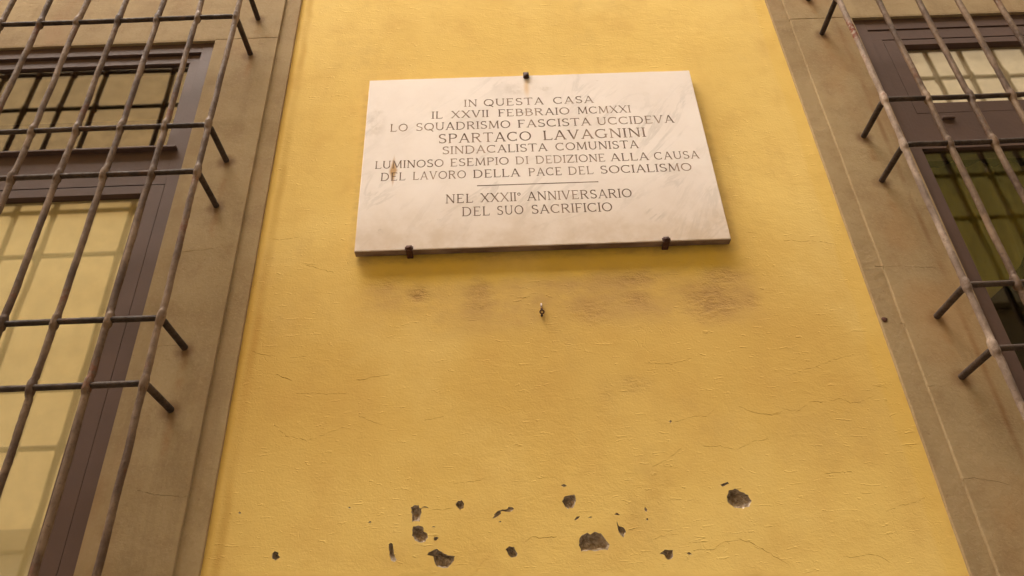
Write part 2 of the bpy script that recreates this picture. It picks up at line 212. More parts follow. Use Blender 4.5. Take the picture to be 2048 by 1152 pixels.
def mat_letters():
    t = NT('worn_brown_letter_paint'); n1 = t.noise(9, 4, 0.6, loc=(1, 0, 3)); n2 = t.noise(70, 3, 0.6)
    c = t.mix(t.ramp(n1, 0.42, 0.66), (0.15, 0.095, 0.066), (0.42, 0.31, 0.245))
    c = t.mix(t.math('MULTIPLY', t.ramp(n2, 0.55, 0.75), 0.4), c, (0.42, 0.32, 0.25))
    return t.out(c, 0.8, None, 0.2)

def mat_iron(name, base, light, rustc, seed=0, rusty=0.5):
    t = NT(name); n1 = t.noise(14, 5, 0.65, sc=(1, 1, 0.5), loc=(seed, 0, 0)); n2 = t.noise(75, 5, 0.7, loc=(0, seed, 0)); n3 = t.noise(5, 4, 0.6, loc=(0, 0, seed + 3))
    c = t.mix(t.ramp(n1, 0.35, 0.68), base, light)
    c = t.mix(t.math('MULTIPLY', t.ramp(n2, 0.52, 0.72), 0.5), c, tuple(x * 0.55 for x in base))
    c = t.mix(t.math('MULTIPLY', t.math('MULTIPLY', t.ramp(n3, 0.56, 0.66), t.ramp(n2, 0.38, 0.55)), rusty), c, rustc)
    nb = t.bump(n2, 0.0030, 1.0); nb = t.bump(t.noise(190, 3, 0.6), 0.0008, 0.7, nb)
    return t.out(c, t.ramp(n2, 0.3, 0.7, 0.5, 0.85), nb, 0.22)

def mat_glass(name, refl, tint):
    """window glass: part mirror of the street, part clear"""
    t = NT(name); t.t.nodes.remove(t.b)
    gl = t.n('ShaderNodeBsdfGlossy'); gl.inputs['Color'].default_value = (0.97, 0.95, 0.90, 1); gl.inputs['Roughness'].default_value = 0.012
    nb = t.bump(t.noise(2.5, 2, 0.5), 0.0002, 0.3); t.lk(nb, gl.inputs['Normal'])
    tr = t.n('ShaderNodeBsdfTransparent'); tr.inputs['Color'].default_value = (*tint, 1)
    f = refl
    mx = t.n('ShaderNodeMixShader'); t.put(f, mx.inputs[0]); t.lk(tr.outputs[0], mx.inputs[1]); t.lk(gl.outputs[0], mx.inputs[2])
    o = t.t.nodes['Material Output']; t.lk(mx.outputs[0], o.inputs['Surface'])
    return t.m

def mat_mortar():
    t = NT('broken_grey_mortar'); n1 = t.noise(70, 5, 0.7); n2 = t.noise(25, 4, 0.6)
    c = t.mix(t.ramp(n1, 0.35, 0.7), (0.32, 0.245, 0.175), (0.66, 0.575, 0.48)); c = t.mix(t.math('MULTIPLY', t.ramp(n2, 0.5, 0.7), 0.5), c, (0.33, 0.235, 0.14))
    nb = t.bump(t.noise(150, 5, 0.7), 0.003, 1.0); return t.out(c, 0.95, nb, 0.1)

# ------------------------------------------------------------------ mesh helpers
def obj(name, verts, faces, mats, parent=None, smooth=False, fm=None):
    me = bpy.data.meshes.new(name); me.from_pydata([tuple(v) for v in verts], [], faces)
    for mm in (mats if isinstance(mats, (list, tuple)) else [mats]): me.materials.append(mm)
    if fm: me.polygons.foreach_set('material_index', fm)
    if smooth: me.polygons.foreach_set('use_smooth', [True] * len(me.polygons))
    me.update(); o = bpy.data.objects.new(name, me); COL.objects.link(o)
    if parent: o.parent = parent
    return o
def empty(name, loc=(0, 0, 0), parent=None):
    o = bpy.data.objects.new(name, None); COL.objects.link(o); o.location = loc; o.empty_display_size = 0.1
    if parent: o.parent = parent
    return o
def tag(o, label=None, cat=None, group=None, kind=None):
    for k, v in (('label', label), ('category', cat), ('group', group), ('kind', kind)):
        if v: o[k] = v
    return o
class MB:
    """collects shapes into one mesh"""
    def __init__(s): s.v = []; s.f = []; s.sm = []
    def add(s, v, f, smooth=False):
        k = len(s.v); s.v += [Vector(x) for x in v]; s.f += [[i + k for i in q] for q in f]; s.sm += [smooth] * len(f)
    def box(s, x0, x1, y0, y1, z0, z1, bev=0.0):
        bm = bmesh.new(); bmesh.ops.create_cube(bm, size=1.0)
        for v in bm.verts: v.co = ((x0 + x1) / 2 + v.co.x * (x1 - x0), (y0 + y1) / 2 + v.co.y * (y1 - y0), (z0 + z1) / 2 + v.co.z * (z1 - z0))
        if bev: bmesh.ops.bevel(bm, geom=bm.edges[:], offset=bev, segments=2, affect='EDGES', profile=0.6)
        bm.verts.index_update(); s.add([v.co.copy() for v in bm.verts], [[v.index for v in f.verts] for f in bm.faces]); bm.free()
    def tube(s, pts, rads, n=12, cap=True, ell=False):
        pts = [Vector(p) for p in pts]; k = len(s.v); N = len(pts); prev = None
        for i, p in enumerate(pts):
            tg = (pts[min(i + 1, N - 1)] - pts[max(i - 1, 0)]).normalized()
            if prev is None: a = tg.orthogonal().normalized()
            else: a = (prev - tg * prev.dot(tg)).normalized()
            prev = a; b = tg.cross(a)
            for j in range(n):
                an = 2 * math.pi * j / n
                if ell: q = rads[i] if isinstance(rads[i], tuple) else (rads[i], rads[i]); s.v.append(p + Vector((q[0] * math.cos(an), q[1] * math.sin(an), 0)))
                else: s.v.append(p + (a * math.cos(an) + b * math.sin(an)) * rads[i])
        for i in range(N - 1):
            for j in range(n):
                s.f.append([k + i * n + j, k + i * n + (j + 1) % n, k + (i + 1) * n + (j + 1) % n, k + (i + 1) * n + j]); s.sm.append(True)
        if cap:
            s.f.append([k + j for j in reversed(range(n))]); s.sm.append(False); s.f.append([k + (N - 1) * n + j for j in range(n)]); s.sm.append(False)
    def build(s, name, mat, parent=None):
        o = obj(name, s.v, s.f, mat, parent)
        if s.f: o.data.polygons.foreach_set('use_smooth', s.sm)
        return o

def resample(poly, step, jit, seed, closed=True):
    rnd = random.Random(seed); out = []
    n = len(poly)
    for i in range(n if closed else n - 1):
        a = Vector(poly[i]); b = Vector(poly[(i + 1) % n]); k = max(1, int((b - a).length / step))
        for q in range(k):
            p = a.lerp(b, q / k)
            out.append(Vector((p.x + rnd.uniform(-jit, jit), p.y + rnd.uniform(-jit, jit))))
    if not closed: out.append(Vector(poly[-1]))
    return out
def area(p): return sum(p[i][0] * p[(i + 1) % len(p)][1] - p[(i + 1) % len(p)][0] * p[i][1] for i in range(len(p))) / 2
def ccw(p): return p if area(p) > 0 else p[::-1]

def groove_poly(pts, wd, seed):
    """a hairline crack: (outline, left side, right side, floor line)"""
    c = resample(pts, 0.007, 0.0022, seed, False); rnd = random.Random(seed); L = []; Rr = []; n = len(c)
    for i, p in enumerate(c):
        t = (c[min(i + 1, n - 1)] - c[max(i - 1, 0)]).normalized(); nn = Vector((-t.y, t.x))
        e = wd * 0.5 * (0.12 if i in (0, n - 1) else rnd.uniform(0.15, 1.2))
        L.append(p + nn * e); Rr.append(p - nn * e)
    return Rr + L[::-1], L, Rr, c
def sheet(rect, cuts, y, extra=()):
    """front sheet at depth y with the cut outlines left open -> verts, faces (facing -Y)"""
    x0, x1, z0, z1 = rect
    polys = [[Vector((x0, z0)), Vector((x1, z0)), Vector((x1, z1)), Vector((x0, z1))]] + [ccw([Vector(q) for q in c]) for c in cuts]
    vs = []; fs = []
    for p in polys:
        fs.append(list(range(len(vs), len(vs) + len(p)))); vs += p
    V, E, F, ov, oe, of = delaunay_2d_cdt(vs + [Vector(e) for e in extra], [], fs, 0, 1e-7)
    faces = [list(f) for f, o in zip(F, of) if list(o) == [0]]
    return [Vector((v.x, y, v.y)) for v in V], [f if (V[f[1]] - V[f[0]]).cross(V[f[2]] - V[f[0]]) > 0 else f[::-1] for f in faces]
def groove_mesh(mb, g, y, depth):
    _, L, Rr, c = g; n = len(c); v = [Vector((p.x, y, p.y)) for p in L] + [Vector((p.x, y + depth, p.y)) for p in c] + [Vector((p.x, y, p.y)) for p in Rr]
    f = []
    for i in range(n - 1):
        f.append([i, n + i, n + i + 1, i + 1]); f.append([n + i, 2 * n + i, 2 * n + i + 1, n + i + 1])
    mb.add(v, f)

Z0 = 1.6                                   # eye height; heights below are above the street
PLASTER = mat_plaster(); MORTAR = mat_mortar()
Y_BAND, Y_FIELD = -0.0105, -0.0205           # how far the stone surrounds stand out of the plaster
BARS_Z = [0.14 + Z0, 0.335 + Z0, 0.863 + Z0, 1.058 + Z0, 1.582 + Z0, 1.782 + Z0, 2.325 + Z0, 2.533 + Z0]
WIN = {'left': (-2.193, -1.073), 'right': (1.412, 2.532)}
ZL = 2.4135 + Z0; ZS = -0.30 + Z0          # lintel underside, sill top
entries = [(x, z) for x in (-0.925, 1.272) for z in BARS_Z[2:]]
STONE = mat_stone(entries)
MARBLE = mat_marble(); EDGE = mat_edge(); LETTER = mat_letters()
IRON = mat_iron('brown_painted_iron', (0.075, 0.045, 0.029), (0.205, 0.138, 0.088), (0.14, 0.048, 0.020), 0, 0.8)
IRON_PALE = mat_iron('pale_worn_iron_paint', (0.15, 0.106, 0.082), (0.34, 0.262, 0.205), (0.16, 0.045, 0.02), 4, 1.0)
IRON_DARK = mat_iron('dark_iron', (0.034, 0.023, 0.018), (0.075, 0.051, 0.038), (0.17, 0.07, 0.03), 2, 0.3)
CLAMP = mat_iron('rusty_clamp_iron', (0.045, 0.018, 0.012), (0.085, 0.035, 0.022), (0.13, 0.05, 0.02), 6, 0.5)
FRAME = plain('brown_painted_timber', (0.098, 0.058, 0.045), 0.62, 0.10, 5, 0.0006, 80, 0.3)

# ------------------------------------------------------------------ street
def ground(name, x0, x1, y0, y1, z, mat, thick=0.0):
    mb = MB()
    if thick: mb.box(x0, x1, y0, y1, z - thick, z)
    else: mb.add([(x0, y0, z), (x1, y0, z), (x1, y1, z), (x0, y1, z)], [[0, 1, 2, 3]])
    return tag(mb.build(name, mat), kind='structure')
PAVE = plain('grey_paving_stone', (0.30, 0.27, 0.23), 0.85, 0.2, 3, 0.003, 40)
ground('ground', -200, 200, -200, 200, -0.02, plain('dusty_ground', (0.2, 0.18, 0.15)))
ground('road', -60, 60, -4.2, -2.2, 0.0, plain('street_flagstone', (0.16, 0.145, 0.125), 0.9, 0.2, 4, 0.004, 90))
ground('pavement', -60, 60, -2.2, 0.0, 0.12, PAVE, 0.13)
ground('opposite_pavement', -60, 60, -5.2, -4.2, 0.12, PAVE, 0.13)

# ------------------------------------------------------------------ the house front
house = tag(empty('house', (0, 0, 0)), 'yellow plastered house front with stone-framed windows and bullet-pocked wall', 'house')
WX0, WX1, WZ1 = -5.0, 5.0, 9.5
hole_polys = [resample(p, 0.005, 0.0015 if d > 0.009 else 0.0005, 100 + i) for i, (d, p) in enumerate(HOLES)]
grooves = [groove_poly(p, 0.0008 if i % 3 else 0.0012, 500 + i) for i, p in enumerate(CRACKS)]
openings = [[(a - 0.02, ZS - 0.02), (b + 0.02, ZS - 0.02), (b + 0.02, ZL + 0.02), (a - 0.02, ZL + 0.02)] for a, b in WIN.values()]
mb = MB()
v, f = sheet((WX0, WX1, 0.0, WZ1), hole_polys + [g[0] for g in grooves] + openings, 0.0)
mb.add(v, f)
for g in grooves: groove_mesh(mb, g, 0.0, 0.0018)
v, f = sheet((WX0, WX1, 0.0, WZ1), openings, 0.40); mb.add(v, [q[::-1] for q in f])
for o_ in openings + [[(WX1, 0), (WX0, 0), (WX0, WZ1), (WX1, WZ1)]]:
    n = len(o_)
    for i in range(n):
        a, b = o_[i], o_[(i + 1) % n]
        mb.add([(a[0], 0, a[1]), (b[0], 0, b[1]), (b[0], 0.40, b[1]), (a[0], 0.40, a[1])], [[0, 1, 2, 3]])
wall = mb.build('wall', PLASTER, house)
tag(wall, 'ochre yellow plaster, stained below the slab, cracked and pitted lower down')

def pit(poly, depth, seed, parent):
    """a shot or chipped hole: ragged bowl, steep at the top left, sloping out at the bottom right"""
    rnd = random.Random(seed); P = ccw(poly); n = len(P)
    cx = sum(p.x for p in P) / n; cz = sum(p.y for p in P) / n
    sx = max(p.x for p in P) - min(p.x for p in P); sz = max(p.y for p in P) - min(p.y for p in P)
    C2 = Vector((cx - sx * 0.22, cz + sz * 0.31)); rings = [[Vector((p.x, 0.0, p.y)) for p in P]]
    for s_, dd in ((0.97, 0.30), (0.90, 0.52), (0.80, 0.68), (0.68, 0.80), (0.54, 0.90), (0.38, 0.97), (0.2, 1.0)):
        r = []
        for p in P:
            q = Vector((cx, cz)).lerp(C2, 1 - s_); e = q + (p - Vector((cx, cz))) * s_
            nz = noise.noise(Vector((e.x * 110, seed * 3.1, e.y * 110))) * 0.5 + noise.noise(Vector((e.x * 320, seed * 1.7, e.y * 320))) * 0.28
            r.append(Vector((e.x + rnd.uniform(-1, 1) * 0.0006, depth * 0.8 * dd * (1 + nz), e.y + rnd.uniform(-1, 1) * 0.0006)))
        rings.append(r)
    vs = [q for r in rings for q in r] + [Vector((C2.x, depth * 0.8, C2.y))]; fs = []
    for k in range(len(rings) - 1):
        for i in range(n):
            fs.append([k * n + i, k * n + (i + 1) % n, (k + 1) * n + (i + 1) % n, (k + 1) * n + i])
    k = len(rings) - 1
    for i in range(n): fs.append([k * n + i, k * n + (i + 1) % n, len(vs) - 1])
    return obj('bullet_hole' if depth > 0.009 else 'plaster_chip', vs, fs, MORTAR, parent)
for i, (d, p) in enumerate(HOLES): pit(hole_polys[i], d, i + 1, wall)

def surround(side, cracks):
    a, b = WIN[side]; S = empty('window_surround', ((a + b) / 2, 0, ZS), house); S['label'] = 'grey-brown stone surround of the %s' % ('grilled window left of the slab' if side == 'left' else 'grilled window right of the slab')
    off = Vector(S.location); fw_, bw_ = 0.242, 0.061
    top = ZL + 0.262; joint = ZL + 0.004
    def part(name, mb):
        mb.v = [q - off for q in mb.v]; o = mb.build(name, STONE, S); return o
    def jamb(x_in, sgn, cr, name):
        xo = x_in + sgn * fw_; xb = xo + sgn * bw_; mb = MB(); lo, hi = min(x_in, xo), max(x_in, xo); z0, z1 = ZS - 0.10, joint - 0.0012
        gs = [groove_poly(p, 0.0011, 900 + i) for i, p in enumerate(cr)]
        ch = 0.0014; ilo, ihi = (lo + ch if sgn < 0 else lo), (hi - ch if sgn > 0 else hi)
        v, f = sheet((ilo, ihi, z0, z1), [g[0] for g in gs], Y_FIELD); mb.add(v, f)
        for g in gs: groove_mesh(mb, g, Y_FIELD, 0.003)
        xe = xo; xi = ihi if sgn > 0 else ilo
        zz = [z0 + (z1 - z0) * k / 60 for k in range(61)]; rnd = random.Random(int(abs(x_in) * 1000))
        j1 = [rnd.uniform(-1, 1) * 0.0007 for _ in zz]; j2 = [rnd.uniform(-1, 1) * 0.0007 for _ in zz]
        prof = [(xi, Y_FIELD), (xe, Y_FIELD + ch), (xe, Y_BAND), (xb - sgn * ch, Y_BAND), (xb, Y_BAND + ch), (xb, 0.004)]
        vs = []
        for k, z in enumerate(zz):
            for q, (x, y) in enumerate(prof): vs.append((x + (j1[k] if 0 < q < 3 else j2[k] if q >= 3 and q < 5 else 0), y, z))
        n = len(prof); fs = []
        for k in range(60):
            for q in range(n - 1):
                fc = [k * n + q, k * n + q + 1, (k + 1) * n + q + 1, (k + 1) * n + q]; fs.append(fc if sgn > 0 else fc[::-1])
        mb.add(vs, fs)
        # reveal towards the window, top bed
        xr = x_in
        mb.add([(xr, Y_FIELD, z0), (xr, Y_FIELD, z1), (xr, 0.14, z1), (xr, 0.14, z0)], [[0, 1, 2, 3] if sgn < 0 else [3, 2, 1, 0]])
        mb.add([(lo, Y_FIELD, z1), (hi, Y_FIELD, z1), (hi, 0.0, z1), (lo, 0.0, z1)], [[0, 1, 2, 3]])
        return part(name, mb)
    jamb(b, 1, cracks if side == 'left' else [], 'jamb'); jamb(a, -1, cracks if side == 'right' else [], 'jamb')
    # lintel: field block with the outer band running up and across
    mb = MB(); z0 = joint + 0.0012; ch = 0.002
    mb.box(a - fw_, b + fw_, Y_FIELD, 0.0, z0, top, ch)
    mb.box(a + 0.001, b - 0.001, Y_FIELD + 0.0005, 0.14, ZL, z0 + 0.01)
    part('lintel', mb)
    mb = MB()
    for x0, x1 in ((a - fw_ - bw_, a - fw_ - 0.0006), (b + fw_ + 0.0006, b + fw_ + bw_)): mb.box(x0, x1, Y_BAND, 0.003, joint - 0.0045, top + bw_, ch)
    mb.box(a - fw_ + 0.001, b + fw_ - 0.001, Y_BAND, 0.003, top + 0.0008, top + bw_, ch); part('outer_band', mb)
    mb = MB(); mb.box(a - fw_ - bw_ - 0.03, b + fw_ + bw_ + 0.03, -0.07, 0.14, ZS - 0.17, ZS - 0.101, 0.006); part('sill', mb)
surround('left', STONE_CRACKS_LEFT); surround('right', STONE_CRACKS_RIGHT)
# small plugged screw hole with rust in the right outer band
hx, hz = 1.1215, 1.0605 + Z0
pm = MB(); ring = [(hx + math.cos(q) * 0.0085 * (1 + 0.15 * math.sin(3 * q)), hz + math.sin(q) * 0.0085) for q in [k * math.pi / 8 for k in range(16)]]
pm.add([(x, Y_BAND - 0.0012, z) for x, z in ring] + [(hx + (x - hx) * 0.5, Y_BAND + 0.004 - 0.0075, hz + (z - hz) * 0.5) for x, z in ring] + [(x, 0.0, z) for x, z in ring],
       [[i, (i + 1) % 16, 16 + (i + 1) % 16, 16 + i] for i in range(16)] + [[16 + i for i in range(16)]] + [[32 + i, 32 + (i + 1) % 16, (i + 1) % 16, i] for i in range(16)])
tag(pm.build('wall_plug', CLAMP), 'small dark rusty plug in the outer stone band left of the right window', 'plug')

# ------------------------------------------------------------------ windows
DARKROOM = plain('dark_room', (0.035, 0.028, 0.022), 0.9)
def window(side):
    a, b = WIN[side]; Wd = empty('window', ((a + b) / 2, 0, ZS), house); off = Vector(Wd.location)
    Wd['label'] = 'brown timber window behind the %s grille' % side
    def part(name, mb, mat, parent=Wd):
        base = off if parent is Wd else off; mb.v = [q - base for q in mb.v]; return mb.build(name, mat, parent)
    z0, z1 = ZS - 0.095, ZL
    YF = -0.008                                        # front of the outer frame
    def ringf(mb, x0, x1, zz0, zz1, l, r, bo, tp, y0, y1, bev=0.0012):
        mb.box(x0, x0 + l, y0, y1, zz0, zz1, bev); mb.box(x1 - r, x1, y0, y1, zz0, zz1, bev)
        mb.box(x0 + l + 0.0003, x1 - r - 0.0003, y0 + 0.0004, y1, zz0, zz0 + bo, bev); mb.box(x0 + l + 0.0003, x1 - r - 0.0003, y0 + 0.0004, y1, zz1 - tp, zz1, bev)
    if side == 'left':
        mb = MB(); zt0, zt1 = 1.699 + Z0, 1.852 + Z0
        ringf(mb, a, b, z0, z1, 0.048, 0.048, 0.05, 0.051, YF, 0.06)
        mb.box(a + 0.0485, b - 0.0485, YF + 0.001, 0.06, zt0, zt1, 0.0); part('frame', mb, FRAME)
        mb = MB(); mb.box(a + 0.038, b - 0.038, -0.027, -0.006, 1.8505 + Z0, 1.8585 + Z0, 0.0015); part('drip_bar', mb, FRAME)
        # upper fixed light
        mb = MB(); ringf(mb, a + 0.0482, b - 0.0482, zt1 + 0.001, z1 - 0.0555, 0.040, 0.040, 0.010, 0.042, 0.003, 0.05); sash = part('upper_sash', mb, FRAME)
        glass_u = (a + 0.08, b - 0.08, zt1 + 0.005, z1 - 0.09, 0.014)
        # lower casement
        mb = MB(); ringf(mb, a + 0.0495, b - 0.0495, z0 + 0.052, zt0 - 0.0042, 0.072, 0.072, 0.08, 0.034, YF + 0.0008, 0.05); sash2 = part('lower_sash', mb, FRAME)
        glass_l = (a + 0.115, b - 0.115, z0 + 0.12, zt0 - 0.030, 0.013)
        curt = [('lower', 'pale_blind', (0.80, 0.67, 0.42), glass_l, 0.0085)]
    else:
        mb = MB(); zt0, zt1 = 1.728 + Z0, 1.8955 + Z0
        ringf(mb, a, b, z0, z1, 0.050, 0.050, 0.05, 0.060, YF, 0.06)
        ringf(mb, a + 0.0503, b - 0.0503, zt1 + 0.0005, z1 - 0.0605, 0.0405, 0.0405, 0.0, 0.0562, YF + 0.004, 0.06) if False else None
        mb.box(a + 0.0504, b - 0.0504, YF + 0.0035, 0.06, z1 - 0.1165, z1 - 0.0640, 0.001)
        for x0, x1 in ((a + 0.0504, a + 0.0915), (b - 0.0915, b - 0.0504)): mb.box(x0, x1, YF + 0.003, 0.06, zt1 + 0.0005, z1 - 0.117, 0.001)
        mb.box(a + 0.0505, b - 0.0505, YF + 0.002, 0.06, zt0, zt1, 0.001); part('frame', mb, FRAME)
        mb = MB(); x0 = a + 0.169
        mb.box(x0, x0 + 0.044, YF - 0.009, YF + 0.003, 1.861 + Z0, 1.872 + Z0, 0.0035); part('drain_cap', mb, FRAME)
        mb = MB(); ringf(mb, a + 0.0935, b - 0.0935, zt1 + 0.004, z1 - 0.1205, 0.066, 0.066, 0.050, 0.028, YF + 0.0042, 0.05); sash = part('upper_sash', mb, FRAME)
        glass_u = (a + 0.15, b - 0.15, zt1 + 0.045, z1 - 0.14, 0.017)
        glass_l = (a + 0.045, b - 0.045, z0 + 0.045, zt0 + 0.005, 0.008); sash2 = Wd
        curt = [('upper', 'cream_blind', (0.62, 0.52, 0.40), glass_u, 0.0085)]
        mb = MB(); nx, nz = 120, 14; vs = []
        for i in range(nx + 1):
            u = i / nx; x = a + 0.04 + (b - a - 0.08) * u; zb = 1.16 + Z0 + min(0.46, 0.25 * u + 1.5 * u * u); yy = 0.12 + 0.014 * math.sin(u * 62) + 0.006 * math.sin(u * 131 + 1)
            for k in range(nz + 1): q = k / nz; vs.append((x, yy + 0.05 * (1 - q) ** 2, zb + (zt0 + 0.03 - zb) * q))
        mb.add(vs, [[i * (nz + 1) + k, (i + 1) * (nz + 1) + k, (i + 1) * (nz + 1) + k + 1, i * (nz + 1) + k + 1] for i in range(nx) for k in range(nz)], True); part('curtain', mb, plain('olive_cloth', (0.30, 0.245, 0.075), 0.9, 0.08))
    for (x0, x1, zz0, zz1, y), par, mat in ((glass_u, sash, GL[side, 'upper']), (glass_l, sash2, GL[side, 'lower'])):
        mb = MB(); mb.box(x0, x1, y, y + 0.003, zz0, zz1); part('pane', mb, mat, par)
    for nm, mn, cc, (x0, x1, zz0, zz1, y), d in curt:
        mb = MB(); mb.box(x0 - 0.02, x1 + 0.02, y + d, y + d + 0.003, zz0 - 0.02, zz1 + 0.02); part('blind', mb, plain(mn, cc, 0.9, 0.04))
    # the dark room behind: five closed walls
    mb = MB(); X0, X1, Y0, Y1 = a - 0.1, b + 0.1, 0.41, 1.6
    c8 = [(X0, Y0, z0), (X1, Y0, z0), (X1, Y1, z0), (X0, Y1, z0), (X0, Y0, z1 + 0.05), (X1, Y0, z1 + 0.05), (X1, Y1, z1 + 0.05), (X0, Y1, z1 + 0.05)]
    mb.add(c8, [[0, 1, 2, 3], [7, 6, 5, 4], [0, 3, 7, 4], [1, 5, 6, 2], [3, 2, 6, 7]]); part('room', mb, DARKROOM)
GL = {('left', 'upper'): mat_glass('reflecting_glass', 0.27, (0.8, 0.8, 0.8)), ('left', 'lower'): mat_glass('glass_before_blind', 0.16, (0.95, 0.95, 0.9)),
      ('right', 'upper'): mat_glass('glass_before_cream_blind', 0.24, (0.95, 0.95, 0.9)), ('right', 'lower'): mat_glass('dim_glass', 0.055, (0.85, 0.85, 0.75))}
window('left'); window('right')

# ------------------------------------------------------------------ grilles
Y_G = -0.190
def grille(side, label, n=11, pitch=0.1415):
    xin = -0.925 if side == 'left' else 1.272; sg = -1 if side == 'left' else 1
    xs = [xin + sg * pitch * k for k in range(n)]; xm = (xs[0] + xs[-1]) / 2
    G = tag(empty('window_grille', (xm, 0, BARS_Z[0])), label, 'window grille', 'window grilles on the house front'); off = Vector(G.location)
    rnd = random.Random(11 if side == 'left' else 23)
    off_x = {}
    for k, x in enumerate(xs):
        mb = MB(); zlo, zhi = BARS_Z[0] - 0.16, BARS_Z[-1] + 0.13; z = zlo; pts = []; rad = []
        ph = rnd.uniform(0, 20); kink = {zc: rnd.uniform(-0.0035, 0.0035) for zc in BARS_Z}
        zs = []
        while z < zhi: zs.append(z); z += 0.012
        for zc in BARS_Z: zs += [zc + q for q in (-0.021, -0.017, -0.012, -0.006, 0, 0.006, 0.012, 0.017, 0.021)]
        zs = sorted(set(round(q, 4) for q in zs)); zz = [zs[0]]
        for q in zs[1:]:
            if q - zz[-1] > 0.003: zz.append(q)
        for z in zz:
            dx = noise.noise(Vector((ph, z * 2.2, k))) * 0.006 + noise.noise(Vector((ph, z * 9, k))) * 0.0020
            dy = noise.noise(Vector((ph + 7, z * 2.0, k))) * 0.004
            d = min((abs(z - zc), zc) for zc in BARS_Z)
            r = 0.0094 + noise.noise(Vector((z * 55, k, ph))) * 0.0009 + noise.noise(Vector((z * 14, k, ph))) * 0.0008
            if d[0] < 0.022:
                u = 1 - (d[0] / 0.022) ** 5; r = (r + 0.0014 * u, r + 0.0054 * u)
                dx += kink[d[1]]
            pts.append(Vector((x + dx, Y_G + dy, z)) - off); rad.append(r)
        mb.tube(pts, rad, 14, True, True)
        bar = mb.build('vertical_bar', IRON_PALE if (side == 'right' and k == 0) else IRON, G)
        if side == 'right' and k == 0: bar['label'] = 'vertical bar with pale flaking paint and rust spots'
    for zc in BARS_Z:
        mb = MB(); pts = []; rad = []; x0, x1 = xs[0], xs[-1]; ph = rnd.uniform(0, 30); tilt = rnd.uniform(-0.002, 0.002)
        def P(x, y, dz=0): return Vector((x, y, zc + dz)) - off
        c = 0.018
        path = [(x0, 0.03), (x0, -0.01), (x0, -0.06), (x0, -0.11), (x0, Y_G + 0.05), (x0, Y_G + c), (x0 + sg * c * 0.3, Y_G + c * 0.3), (x0 + sg * c, Y_G)]
        N = 60
        for q in range(1, N): path.append((x0 + sg * c + (x1 - x0 - 2 * sg * c) * q / N, Y_G))
        path += [(x1 - sg * c, Y_G), (x1 - sg * c * 0.3, Y_G + c * 0.3), (x1, Y_G + c), (x1, Y_G + 0.05), (x1, -0.11), (x1, -0.06), (x1, -0.01), (x1, 0.03)]
        for q, (x, y) in enumerate(path):
            dz = noise.noise(Vector((x * 3, ph, 2))) * 0.003 + tilt * (x - xm)
            pts.append(P(x, y, dz)); rad.append((0.0098 if y > Y_G + 0.004 else 0.0086) + noise.noise(Vector((x * 50, y * 50, ph))) * 0.0005)
        mb.tube(pts, rad, 12); mb.build('cross_bar', IRON_DARK, G)
    return G
grille('left', 'iron window grille projecting in front of the window left of the marble slab')
grille('right', 'iron window grille with pale flaking end bar, right of the marble slab')

